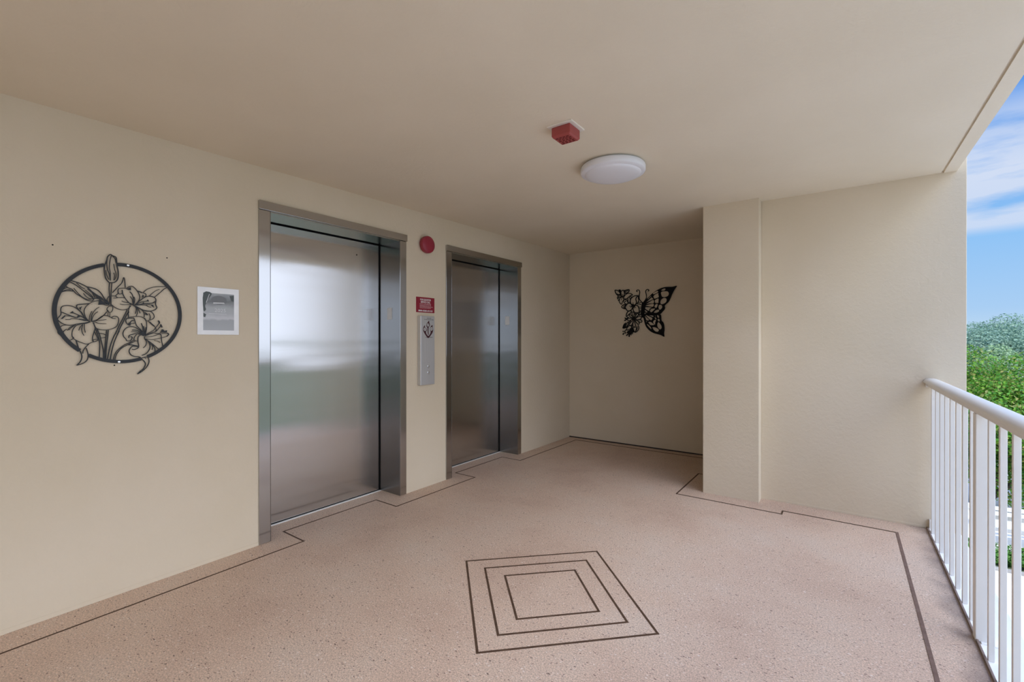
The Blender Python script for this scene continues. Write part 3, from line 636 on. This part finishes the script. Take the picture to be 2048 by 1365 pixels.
tag(MB().box(3.4, 3.6, 4.56, 5.48, -0.2, 2.70).build('wall_passage', M['wall']), 'cream wall closing the dark passage behind the pier', 'wall', kind='structure')  # unseen wall added so that the passage stays dark
tag(MB().box(3.05, 3.40, YB, 4.27, GZ, -0.22).build('wall_lower', M['wall']), 'cream wall of the storey below the railing', 'wall', kind='structure')

tag(MB().box(-0.24, 3.6, YB-0.2, YB, -0.2, 2.70).build('wall_back', M['wall']), 'cream wall far behind the viewpoint', 'wall', kind='structure')

# ------------------------------------------------------------------ lift doors
def lift(name, d, y0, y1, peep, label):
    a, b = d; cy = (a+b)/2
    r = empty(name, (0, cy, 0), label=label, cat='elevator door', kind='structure')
    # jambs: a face strip standing just proud of the wall and a deep return
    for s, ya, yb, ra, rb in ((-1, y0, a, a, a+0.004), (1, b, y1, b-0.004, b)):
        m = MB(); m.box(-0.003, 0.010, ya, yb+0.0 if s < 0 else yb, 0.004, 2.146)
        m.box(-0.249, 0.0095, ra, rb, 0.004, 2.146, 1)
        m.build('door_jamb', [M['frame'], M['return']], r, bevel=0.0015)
    h = MB(); h.box(-0.003, 0.020, y0-0.001, y1+0.004, 2.148, 2.204); h.build('door_header', M['frame'], r, bevel=0.0018)
    MB().box(-0.249, 0.004, a+0.004, b-0.004, 2.141, 2.146).build('header_soffit', M['frame'], r)
    MB().box(-0.262, -0.258, a, b, 0.006, 2.136).build('door_panel', M['steel'], r)
    # dark running gaps round the sliding panel, and unseen backing added to block stray light
    g = MB(); g.box(-0.30, -0.272, a-0.08, b+0.08, -0.2, 2.25); g.box(-0.272, -0.2405, a-0.08, a, -0.2, 2.25); g.box(-0.272, -0.2405, b, b+0.08, -0.2, 2.25); g.box(-0.272, -0.2405, a, b, 2.1465, 2.25); g.box(-0.2575, -0.2495, a+0.004, b-0.004, 2.1345, 2.1405); g.box(-0.2575, -0.2495, b-0.010, b-0.004, 0.006, 2.136); g.box(-0.2575, -0.2495, a+0.004, a+0.009, 0.006, 2.136)
    g.box(-0.2575, -0.2545, a+0.004, b-0.004, 0.0055, 0.010)
    g.build('door_gap_backing', M['gap'], r)
    MB().box(-0.270, -0.238, a+0.003, b-0.003, -0.01, 0.0055).build('door_sill', M['sill'], r)
    if peep: MB().lathe([(0.0055, -0.2585), (0.0055, -0.2572)], 'X', (0, 2.311, 2.021), 14).build('key_hole', M['gap'], r)
    # tactile floor plate on the right-hand return
    pc = (-0.122 if name == 'door_1' else -0.137)
    p = MB().box(pc-0.031, pc+0.031, b-0.0062, b-0.0042, 1.487, 1.587).build('floor_plate', M['plate'], r, bevel=0.002)
    t = MB(); t.box(pc-0.004, pc+0.006, b-0.0068, b-0.0062, 1.515, 1.566); t.box(pc-0.014, pc+0.012, b-0.0068, b-0.0062, 1.510, 1.516)
    q = t.build('raised_number', M['platetxt']); q.parent = p; q.matrix_parent_inverse = p.matrix_world.inverted() @ Matrix.Identity(4)
    q.matrix_parent_inverse = Matrix.Translation(-Vector(r.location))
    return r
lift('door_1', D1, 1.402, 2.611, True, 'nearer brushed steel lift door, left of the red service sign')
lift('door_2', D2, 3.094, 4.317, False, 'farther brushed steel lift door, right of the red service sign')

# ------------------------------------------------------------------ between the lifts
sr = empty('alarm_bell', (0, 2.834, 2.158), label='round red fire alarm sounder high on the wall between the lift doors', cat='alarm')
MB().lathe([(0.062, 0.0), (0.062, 0.012)], 'X', (0, 2.834, 2.158), 40).build('mounting_ring', M['redbox'], sr, smooth=True)
MB().lathe([(0.066, 0.008), (0.073, 0.011), (0.0755, 0.02), (0.0755, 0.040), (0.073, 0.048), (0.066, 0.053), (0.050, 0.056), (0.030, 0.058), (0.010, 0.0585)], 'X', (0, 2.834, 2.158), 56).build('alarm_dome', M['red'], sr, smooth=True)

sg = empty('service_sign', (0, 2.8375, 1.624), label='small red sign with white lettering above the call panel', cat='sign')
MB().box(0.0, 0.003, 2.728, 2.947, 1.5565, 1.692).build('sign_plate', M['signred'], sg, bevel=0.0008)
t = MB(); text(t, 'FOR ELEVATOR', 0.0225, 'X', 2.8375, 1.6695, 0.0034, sx=0.82, bold=0.0004); text(t, 'SERVICE CALL', 0.0225, 'X', 2.8375, 1.6485, 0.0034, sx=0.82, bold=0.0004)
t.build('sign_heading', M['white'], sg)
t = MB(); rr = random.Random(3)
for k in range(4):                                     # four lines too small and faded to read
    z = 1.6315-k*0.0115; y = 2.767+0.004*rr.random(); end = 2.908-0.01*rr.random() if k != 2 else 2.925
    while y < end:
        w = 0.004+0.009*rr.random(); t.box(0.003, 0.0036, y, min(y+w, end), z-0.0022, z+0.0022); y += w+0.0035
t.build('small_print', M['pink'], sg)
t = MB(); text(t, '800-525-5115', 0.0185, 'X', 2.8375, 1.5715, 0.0034, sx=1.62, bold=0.0007); t.build('phone_number', M['white'], sg)

cp = empty('call_panel', (0, 2.828, 1.22), label='tall narrow steel call button panel between the lift doors', cat='call panel')
MB().box(0.0, 0.042, 2.744, 2.912, 0.916, 1.5255).build('panel_box', M['panel'], cp, bevel=0.004, seg=3)
for z in (1.078, 1.024):
    b = MB().lathe([(0.0135, 0.042), (0.0135, 0.0445), (0.0110, 0.0455), (0.0105, 0.043)], 'X', (0, 2.836, z), 32).build('button_ring', M['button'], cp, smooth=True)
    MB().lathe([(0.0100, 0.042), (0.0100, 0.0440), (0.0092, 0.0450)], 'X', (0, 2.836, z), 32).build('call_button', M['panel'], cp, smooth=True)
    a = MB(); s = 1 if z > 1.05 else -1
    a.add([(0.0451, 2.836-0.005, z-0.003*s), (0.0451, 2.836+0.005, z-0.003*s), (0.0451, 2.836, z+0.005*s), (0.0455, 2.836-0.005, z-0.003*s), (0.0455, 2.836+0.005, z-0.003*s), (0.0455, 2.836, z+0.005*s)], [(0, 1, 2), (3, 5, 4), (0, 3, 4, 1), (1, 4, 5, 2), (2, 5, 3, 0)])
    a.build('button_arrow', M['inkblack'], cp)
t = MB(); text(t, 'DO NOT USE ELEVATOR', 0.0105, 'X', 2.842, 1.336, 0.0424, sx=0.70); t.build('warning_text', M['inkblack'], cp)
t = MB(); text(t, 'CAUTION', 0.0115, 'X', 2.842, 1.5045, 0.0424, sx=1.0); text(t, 'IN CASE OF FIRE USE STAIRS', 0.0095, 'X', 2.842, 1.4925, 0.0424, sx=0.92)
t.build('fire_instruction', M['inkblack'], cp)
ES = EMB['em']
V, F = filled('e', [parse(p) for k, w, p in ES if k == 'fill'], [parse(p) for k, w, p in ES if k == 'hole'], 'X', 0.0420, 0.0427)
t = MB().add(V, F)
for k, w, p in ES:
    if k == 'line': ribbon(t, parse(p), 0.0022, 'X', 0.0420, 0.0427)
t.build('flame_emblem', M['ink'], cp)

# ------------------------------------------------------------------ lily wall art
LC = (0, 0.723, 1.450)
la = empty('wall_art', LC, label='round black metal wall art of three lilies in a ring', cat='wall art')
rg = MB(); ringpts = []
def inside(p, poly):
    c = False; n = len(poly)
    for i in range(n):
        (x1, y1), (x2, y2) = poly[i], poly[i-1]
        if (y1 > p[1]) != (y2 > p[1]) and p[0] < (x2-x1)*(p[1]-y1)/(y2-y1)+x1: c = not c
    return c
def stroke(key, i): return smooth_pts(parse([q for q in LILY[key] if q[0] == 'line'][i][2]))
tail1 = stroke('f1', 32)+stroke('f1', 33); tail2 = stroke('f3', 31)+stroke('f3', 32)
cut = [stroke('bud', 0), tail1, tail2]
n = 720; run = []
def ring_run(run):
    if len(run) > 3:
        rg.loft([[(0.006, LC[1]+0.2605*c, LC[2]+0.2585*s), (0.006, LC[1]+0.2435*c, LC[2]+0.2415*s), (0.010, LC[1]+0.2435*c, LC[2]+0.2415*s), (0.010, LC[1]+0.2605*c, LC[2]+0.2585*s)] for c, s in run])
start = 90
for k in range(n+1):                      # the band stops where it would cross the bud and the hanging petal tips
    a = 2*math.pi*(k+start)/n; c, s = math.cos(a), math.sin(a)
    if any(inside((LC[1]+0.252*c, LC[2]+0.250*s), q) for q in cut): ring_run(run); run = []
    else: run.append((c, s))
ring_run(run)
rg.build('ring', M['black'], la)
names = {'bud': 'lily_bud', 'bud2': 'lily_bud', 'stem': 'flower_stem', 'leaf': 'lily_leaf', 'f1': 'lily_flower', 'f2': 'lily_flower', 'f3': 'lily_flower'}
i = 0
def clusters(ss, gap):
    P = [smooth_pts(parse(p)) for _, _, p in ss]; g = list(range(len(ss)))
    for a in range(len(ss)):
        for b in range(a):
            if min((x-u)**2+(y-w)**2 for x, y in P[a] for u, w in P[b]) < gap*gap:
                ga, gb = g[a], g[b]; g = [gb if q == ga else q for q in g]
    return [[ss[k] for k in range(len(ss)) if g[k] == c] for c in sorted(set(g))]
for key, ss in [(k, c) for k, v in LILY.items() for c in (clusters(v, 0.0135) if k == 'leaf' else [v])]:
    m = MB()
    for kind, w, p in ss:
        i += 1; e = (i % 7)*0.00005
        if kind == 'line': ribbon(m, smooth_pts(parse(p)), w*0.00092, 'X', 0.0065, 0.0103+e)
        else: m.add(*filled('f', [parse(p)], [], 'X', 0.0065, 0.0103+e, smooth=False))
    m.build(names[key], M['black'], la)
for y, z in ((0.745, 1.7005), (0.708, 1.1985)):
    MB().lathe([(0.0045, 0.0), (0.0045, 0.010), (0.0062, 0.0102), (0.0055, 0.0125), (0.002, 0.0135)], 'X', (0, y, z), 18).build('screw', M['screw'], la, smooth=True)

# ------------------------------------------------------------------ butterfly wall art
ba = empty('wall_art', (1.03, 5.48, 1.66), label='black metal butterfly on the far wall, left half made of flowers', cat='wall art')
def plates(key, name):
    ss = BFLY[key]
    outs = [parse(p) for k, w, p in ss if k == 'fill']; hol = [parse(p) for k, w, p in ss if k == 'hole']
    o_ = 0.0006 if key == 'hw' else 0; V, F = filled('w', outs, hol, 'Y', 5.466+o_, 5.4705+o_); MB().add(V, F).build(name, M['black2'], ba)
plates('fw', 'upper_wing'); plates('hw', 'lower_wing')
for key, name in (('body', 'butterfly_body'), ('ant', 'antennae'), ('lf', 'leaves'), ('fl', 'large_flower'), ('dz', 'daisy')):
    m = MB()
    for kind, w, p in BFLY[key]:
        i += 1; e = (i % 7)*0.00006
        if kind == 'line': ribbon(m, smooth_pts(parse(p)), w*0.0015, 'Y', 5.4655-e, 5.4700)
        else: m.add(*filled('f', [parse(p)], [], 'Y', 5.4655-e, 5.4700, smooth=len(parse(p)) < 10))
    m.build(name, M['black2'], ba)
for x, z in ((0.80, 1.80), (1.22, 1.86)):
    MB().box(x-0.006, x+0.006, 5.468, 5.48, z-0.006, z+0.006).build('standoff', M['black2'], ba)

# ------------------------------------------------------------------ small print on the wall
pf = empty('notice_frame', (0, 1.173, 1.482), label='small white framed grey notice beside the lily wall art', cat='framed notice')
MB().box(0.0, 0.008, 1.061, 1.284, 1.343, 1.622).build('frame_board', M['paper'], pf, bevel=0.0015)
def print_mat():
    m, t, b = mat('grey_print', (0.35, 0.36, 0.37), 0.25)
    p = obj_coord(t)
    s = N(t, 'ShaderNodeSeparateXYZ'); L(t, p, 0, s, 0)
    mr = N(t, 'ShaderNodeMapRange', ins={'From Min': 1.363, 'From Max': 1.588}); L(t, s, 'Z', mr, 0)
    w = N(t, 'ShaderNodeTexNoise', ins={'Scale': 22.0, 'Detail': 4.0}); L(t, p, 0, w, 'Vector')
    a = N(t, 'ShaderNodeMath', operation='MULTIPLY_ADD', ins={1: 0.12, 2: -0.06}); L(t, w, 0, a, 0)
    ad = N(t, 'ShaderNodeMath', operation='ADD'); L(t, mr, 0, ad, 0); L(t, a, 0, ad, 1)
    r = ramp(t, [(0.0, (0.44, 0.45, 0.46)), (0.28, (0.38, 0.39, 0.40)), (0.34, (0.60, 0.60, 0.61)), (0.48, (0.44, 0.45, 0.46)), (0.62, (0.42, 0.43, 0.43)), (0.80, (0.15, 0.155, 0.15)), (1.0, (0.36, 0.37, 0.37))])
    L(t, ad, 0, r, 0); L(t, r, 0, b, 'Base Color'); return m
MB().box(0.008, 0.0086, 1.090, 1.2555, 1.369, 1.588).build('printed_picture', print_mat(), pf)
dk = mat('print_dark', (0.045, 0.055, 0.045), 0.3)[0]; lt = mat('print_light', (0.62, 0.62, 0.62), 0.3)[0]; md = mat('print_mid', (0.15, 0.15, 0.15), 0.3)[0]
m = MB()
for P in ([(1.091, 1.587), (1.135, 1.587), (1.112, 1.545), (1.100, 1.512), (1.104, 1.490), (1.091, 1.485)], [(1.091, 1.470), (1.105, 1.462), (1.100, 1.445), (1.091, 1.447)],
          [(1.230, 1.578), (1.2545, 1.582), (1.2545, 1.545), (1.240, 1.548)]):
    m.add(*filled('d', [P], [], 'X', 0.0086, 0.0089))
m.build('dark_foliage', dk, pf)
m = MB(); c = (1.172, 1.548)
ring = [(c[0]+0.042*math.cos(a*0.3927), c[1]+0.027*math.sin(a*0.3927)) for a in range(16)]; m.add(*filled('r', [ring], [], 'X', 0.0086, 0.0089)); m.build('dark_oval', md, pf)
m = MB(); m.add(*filled('r', [[(1.142, 1.534), (1.200, 1.536), (1.204, 1.529), (1.142, 1.526)]], [], 'X', 0.0089, 0.0091)); ribbon(m, [(1.105, 1.530), (1.122, 1.582)], 0.004, 'X', 0.0089, 0.0091)
text(m, '2025', 0.030, 'X', 1.180, 1.487, 0.0088, sx=1.05); m.box(0.0086, 0.0089, 1.118, 1.215, 1.466, 1.4685); m.build('printed_year', lt, pf)

# ------------------------------------------------------------------ ceiling fittings
lc = (1.813, 2.764); zc = cz(lc[1])
cl_ = empty('ceiling_light', (lc[0], lc[1], zc), label='round white flush ceiling light, switched off', cat='ceiling light')
MB().lathe([(0.188, zc-0.020), (0.188, zc+0.004)], 'Z', (lc[0], lc[1], 0), 64).build('lamp_base', M['lampbase'], cl_, smooth=True)
MB().lathe([(0.186, zc-0.012), (0.2015, zc-0.014), (0.2045, zc-0.022), (0.2045, zc-0.044), (0.2015, zc-0.050), (0.192, zc-0.055), (0.180, zc-0.0565), (0.1765, zc-0.0575), (0.174, zc-0.062), (0.160, zc-0.069), (0.12, zc-0.077), (0.06, zc-0.081), (0.012, zc-0.082)], 'Z', (lc[0], lc[1], 0), 96).build('lamp_shade', M['lamp'], cl_, smooth=True)

ac = (1.833, 2.115); za = cz(ac[1])
al = empty('ceiling_alarm', (ac[0], ac[1], za), label='square red alarm speaker with a slotted face on the ceiling', cat='alarm')
MB().box(ac[0]-0.073, ac[0]+0.073, ac[1]-0.073, ac[1]+0.073, za-0.006, za+0.003).build('mounting_plate', M['cream'], al, bevel=0.002)
m = MB(); h = 0.0545
def rect(hw, z): return [(ac[0]-hw, ac[1]-hw, z), (ac[0]+hw, ac[1]-hw, z), (ac[0]+hw, ac[1]+hw, z), (ac[0]-hw, ac[1]+hw, z)]
m.loft([rect(h-0.004, za-0.005), rect(h, za-0.010), rect(h, za-0.052), rect(h-0.007, za-0.062)])
ab = m.build('alarm_housing', M['redbox'], al, bevel=0.002)
m = MB()
for r_ in range(5):
    for c_ in range(4):
        x = ac[0]-0.030+c_*0.020+(0.004 if r_ % 2 else -0.002); y = ac[1]-0.034+r_*0.017
        m.box(x-0.007, x+0.007, y-0.003, y+0.003, za-0.0626, za-0.0615)
m.build('speaker_slots', M['slot'], al)

# ------------------------------------------------------------------ railing
rl = empty('railing', (3.507, 4.27, 0), label='white metal railing with square balusters and a rounded handrail', cat='railing')
prof = [(-0.036, 1.012), (-0.042, 1.015), (-0.0435, 1.021), (-0.042, 1.028), (-0.036, 1.036), (-0.026, 1.043), (-0.012, 1.0465), (0.012, 1.0465), (0.026, 1.043), (0.036, 1.036), (0.042, 1.028), (0.0435, 1.021), (0.042, 1.015), (0.036, 1.012)]
RY0 = -3.6
hr = MB().loft([[(3.509+a, y, z) for a, z in prof] for y in (RY0, 4.268)]); hr.build('handrail', M['rail'], rl, smooth=True)
MB().box(3.486, 3.530, RY0, 4.262, 0.990, 1.012).build('top_channel', M['rail'], rl, bevel=0.002)
MB().box(3.478, 3.540, 4.258, 4.2695, 0.985, 1.014).build('wall_bracket', M['rail'], rl, bevel=0.002)
MB().box(3.497, 3.522, 4.245, 4.2695, 0.006, 0.068).build('wall_bracket', M['rail'], rl, bevel=0.002)
MB().box(3.4945, 3.545, 4.19, 4.268, 0.0, 0.010).build('base_plate', M['ledge'], rl, bevel=0.002)
k = 0; y = 4.165
pm = bm_ = None
while y > RY0+0.1:
    if k % 8 == 7+1-0 and False: pass
    if (k-8) % 9 == 0 and k > 0:
        yy = 4.165-0.1685*k
        MB().box(3.483, 3.531, yy-0.025, yy+0.025, 0.0, 0.990).build('post', M['rail'], rl, bevel=0.003)
        MB().box(3.500, 3.560, yy-0.04, yy+0.04, 0.0, 0.006).build('base_plate', M['ledge'], rl)
    else:
        yy = 4.165-0.1685*k
        MB().box(3.4975, 3.5175, yy, yy+0.019, 0.0, 0.990).build('baluster', M['rail'], rl, bevel=0.0015)
    k += 1; y = 4.165-0.1685*k

# ================================================================== outside
grass = noisy('garden_lawn', (0.12, 0.155, 0.09), (0.20, 0.24, 0.14), 3.0, 0.9, bump=0.5, bscale=40, bdist=0.03)
tag(MB().box(-40, 120, -60, 160, GZ-0.5, GZ).build('ground', grass), 'green lawn around the building', 'lawn', kind='structure')
pave = noisy('pale_concrete', (0.74, 0.72, 0.68), (0.82, 0.80, 0.76), 2.0, 0.8, bump=0.2, bscale=60, bdist=0.005)
tag(MB().box(3.4, 14.0, -10, 12.75, GZ, GZ+0.02).build('patio', pave, bevel=0.005), 'bright pale concrete patio at garden level below the railing', 'patio', kind='structure')
kerb = noisy('grey_kerb', (0.33, 0.31, 0.28), (0.42, 0.40, 0.36), 6, 0.8)
tag(MB().box(3.4, 14.0, 12.75, 12.87, GZ, GZ+0.06).build('kerb', kerb, bevel=0.01), 'narrow grey kerb between the patio and the low hedge', 'kerb', kind='structure')
tag(MB().box(3.4, 14.0, 13.6, 15.4, GZ, GZ+0.02).build('terrace', pave, bevel=0.005), 'strip of pale concrete under the garden bench', 'terrace', kind='structure')
tag(MB().box(2.0, 16.0, 15.42, 25.0, GZ, GZ+0.02).build('path', noisy('grey_paving', (0.36, 0.36, 0.35), (0.48, 0.47, 0.45), 2, 0.85)), 'grey paved path behind the low hedge', 'path', kind='structure')

def leaf_mat(name, cols, trans=0.3):
    m, t, b = mat(name, cols[0], 0.45, 0, 0.4)
    g = N(t, 'ShaderNodeNewGeometry')
    r = ramp(t, [(i/(len(cols)-1) if len(cols) > 1 else 0, c) for i, c in enumerate(cols)]); L(t, g, 'Random Per Island', r, 0)
    L(t, r, 0, b, 'Base Color')
    tr = N(t, 'ShaderNodeBsdfTranslucent'); L(t, r, 0, tr, 0)
    ms = N(t, 'ShaderNodeMixShader', ins={0: trans}); o = t.nodes['Material Output']
    L(t, b, 0, ms, 1); L(t, tr, 0, ms, 2); L(t, ms, 0, o, 0); return m
LM = dict(
    bright=leaf_mat('bright_leaf', [(0.05, 0.22, 0.02), (0.12, 0.36, 0.03), (0.28, 0.50, 0.05), (0.09, 0.30, 0.03), (0.45, 0.42, 0.12), (0.03, 0.14, 0.02)], 0.35),
    hedge=leaf_mat('hedge_leaf', [(0.06, 0.20, 0.03), (0.12, 0.30, 0.05), (0.20, 0.40, 0.08)], 0.3),
    grey=leaf_mat('hazed_green_leaf', [(0.19, 0.33, 0.25), (0.27, 0.42, 0.30), (0.34, 0.50, 0.35), (0.16, 0.28, 0.23)], 0.3),  # distance haze painted into the leaf colour, hence the greyed green
    pale=leaf_mat('pale_green_leaf', [(0.28, 0.44, 0.22), (0.42, 0.58, 0.30), (0.22, 0.36, 0.22)], 0.3))
bark = noisy('grey_bark', (0.10, 0.075, 0.055), (0.17, 0.13, 0.10), 12, 0.9, bump=0.6, bscale=30, bdist=0.01)
def leaves(centers, radii, n, size, squash=1.0, shell=0.75):
    """folded leaves spread through clumps, mostly near their outer surface"""
    centers = np.array(centers, float); radii = np.array(radii, float); w = radii**2; w /= w.sum()
    ci = rng.choice(len(centers), n, p=w); d = rng.normal(size=(n, 3)); d /= np.linalg.norm(d, axis=1)[:, None]
    rad = radii[ci]*(shell+(1-shell)*rng.random(n))**1.0
    rad *= np.where(rng.random(n) < 0.25, rng.random(n)**0.5, 1.0)
    P = centers[ci]+d*rad[:, None]*np.array([1, 1, squash])
    nrm = d+rng.normal(scale=0.55, size=(n, 3))+np.array([0, 0, 0.5]); nrm /= np.linalg.norm(nrm, axis=1)[:, None]
    t = rng.normal(size=(n, 3)); t -= (t*nrm).sum(1)[:, None]*nrm; t /= np.linalg.norm(t, axis=1)[:, None]; s = np.cross(nrm, t)
    L_ = size*(0.6+0.8*rng.random(n))[:, None]; Wd = L_*0.30
    base = P-t*L_*0.5; tip = P+t*L_*0.5-nrm*L_*0.10; a = P+s*Wd+nrm*L_*0.05; b = P-s*Wd+nrm*L_*0.05
    V = np.stack([base, a, tip, b], 1).reshape(-1, 3)
    k = np.arange(n)*4; F = np.concatenate([np.stack([k, k+1, k+2], 1), np.stack([k, k+2, k+3], 1)])
    return V, F
def leafmesh(name, V, F, material, parent):
    me = bpy.data.meshes.new(name); me.vertices.add(len(V)); me.vertices.foreach_set('co', V.astype(np.float32).ravel())
    me.loops.add(len(F)*3); me.loops.foreach_set('vertex_index', F.astype(np.int32).ravel())
    me.polygons.add(len(F)); me.polygons.foreach_set('loop_start', (np.arange(len(F))*3).astype(np.int32))
    me.update(calc_edges=True); me.validate(); me.materials.append(material)
    o = bpy.data.objects.new(name, me); COL.objects.link(o)
    return adopt(o, parent)
def tube(mb, pts, rads, n=8):
    rings = []
    for i, p in enumerate(pts):
        a = Vector(pts[max(i-1, 0)]); b = Vector(pts[min(i+1, len(pts)-1)]); d = (b-a).normalized()
        u = d.orthogonal().normalized(); w = d.cross(u)
        rings.append([tuple(Vector(p)+(u*math.cos(2*math.pi*k/n)+w*math.sin(2*math.pi*k/n))*rads[i]) for k in range(n)])
    mb.loft(rings)
def tree(name, x, y, H, Rd, crown0, material, n, size, label, cat, group=None, nclump=14, trunk=0.12):
    o = empty(name, (x, y, GZ), label=label, cat=cat, group=group)
    cs = []; rs = []; mid = (crown0+H)/2; hh = (H-crown0)/2
    rloc = np.random.default_rng(int(abs(x*131+y*17)*10))
    for _ in range(nclump):
        d = rloc.normal(size=3); d /= np.linalg.norm(d); q = rloc.random()**0.4*0.72
        cs.append((x+d[0]*Rd*q, y+d[1]*Rd*q, GZ+mid+d[2]*hh*q)); rs.append(min(Rd, hh)*(0.30+0.22*rloc.random()))
    V, F = leaves(cs, rs, n, size); leafmesh('foliage', V, F, material, o)
    m = MB(); tube(m, [(x, y, GZ), (x+0.05, y, GZ+crown0*0.6), (x, y+0.05, GZ+mid)], [trunk, trunk*0.8, trunk*0.5])
    for c in cs[:7]: tube(m, [(x+0.03, y, GZ+crown0*0.7), ((x+c[0])/2, (y+c[1])/2, (GZ+crown0+c[2])/2), c], [trunk*0.5, trunk*0.35, trunk*0.12], 6)
    m.build('trunk', bark, o, smooth=True)
    return o
# bright glossy tree close to the railing
tree('broadleaf_tree', 6.1, 17.3, 4.2, 2.3, 0.35, LM['bright'], 70000, 0.075, 'bright green glossy-leaved tree just beyond the handrail', 'tree', nclump=22)
# low hedge with the kerb in front
def hedge(x0, x1, y0, y1, h, n, label):
    o = empty('low_hedge', ((x0+x1)/2, (y0+y1)/2, GZ), label=label, cat='hedge')
    cs = []; rs = []; x = x0
    while x < x1:
        cs.append((x, (y0+y1)/2, GZ+h*0.5)); rs.append(h*0.52); x += h*0.55
    V, F = leaves(cs, rs, n, 0.045); leafmesh('foliage', V, F, LM['hedge'], o)
    x = x0+0.1
    while x < x1: m = MB(); tube(m, [(x, (y0+y1)/2, GZ), (x+0.03, (y0+y1)/2, GZ+h*0.5)], [0.02, 0.012], 6); m.build('stem', bark, o); x += 0.35
hedge(3.9, 8.6, 12.9, 13.5, 0.42, 26000, 'low clipped green hedge at the edge of the patio')
# slatted white garden bench seen between the balusters
whitep = mat('white_bench_paint', (0.85, 0.85, 0.84), 0.5)[0]
def bench(cx, cy, rz, label):
    o = empty('garden_bench', (cx, cy, GZ+0.02), label=label, cat='bench')
    m = lambda *a: MB().box(*a)
    for i in range(5): m(cx-0.8, cx+0.8, cy-0.25+i*0.11, cy-0.25+i*0.11+0.09, GZ+0.44, GZ+0.47).build('seat_slat', whitep, o, bevel=0.004)
    for i in range(2): m(cx-0.8, cx+0.8, cy+0.32+i*0.01, cy+0.345+i*0.01, GZ+0.55+i*0.11, GZ+0.64+i*0.11).build('back_slat', whitep, o, bevel=0.004)
    for sx in (-0.74, 0.68):
        m(cx+sx, cx+sx+0.06, cy-0.25, cy-0.19, GZ+0.02, GZ+0.44).build('leg', whitep, o, bevel=0.004)
        m(cx+sx, cx+sx+0.06, cy+0.28, cy+0.34, GZ+0.02, GZ+0.76).build('leg', whitep, o, bevel=0.004)
        m(cx+sx, cx+sx+0.06, cy-0.25, cy+0.30, GZ+0.62, GZ+0.66).build('armrest', whitep, o, bevel=0.004)
    o.rotation_euler[2] = rz
    return o
bench(6.1, 14.5, R(8), 'white slatted garden bench behind the low hedge')

# trees beyond the garden
spots = [(8.4, 31.0, 5.75, 3.1, 'g', 'tall haze-coloured tree on the skyline directly above the bright tree'), (11.6, 39.8, 6.4, 3.4, 'g', 'farthest haze-coloured tree, on the skyline at the right edge of the view'),
         (15.6, 32.0, 6.0, 3.1, 'g', 'haze-coloured skyline tree standing clear to the right of the others'), (8.0, 24.3, 4.45, 2.0, 'p', 'paler, lower green tree between the bright tree and the skyline trees'),
         (12.6, 25.2, 4.4, 2.0, 'p', 'pale green tree to the right of the other pale one')]
for i, (x, y, H, Rd, s, lab) in enumerate(spots):
    tree('background_tree', x, y, H, Rd, 1.0, LM['grey' if s == 'g' else 'pale'], 36000, 0.12 if s == 'g' else 0.095, lab, 'tree', group='trees beyond the garden', nclump=22, trunk=0.2)
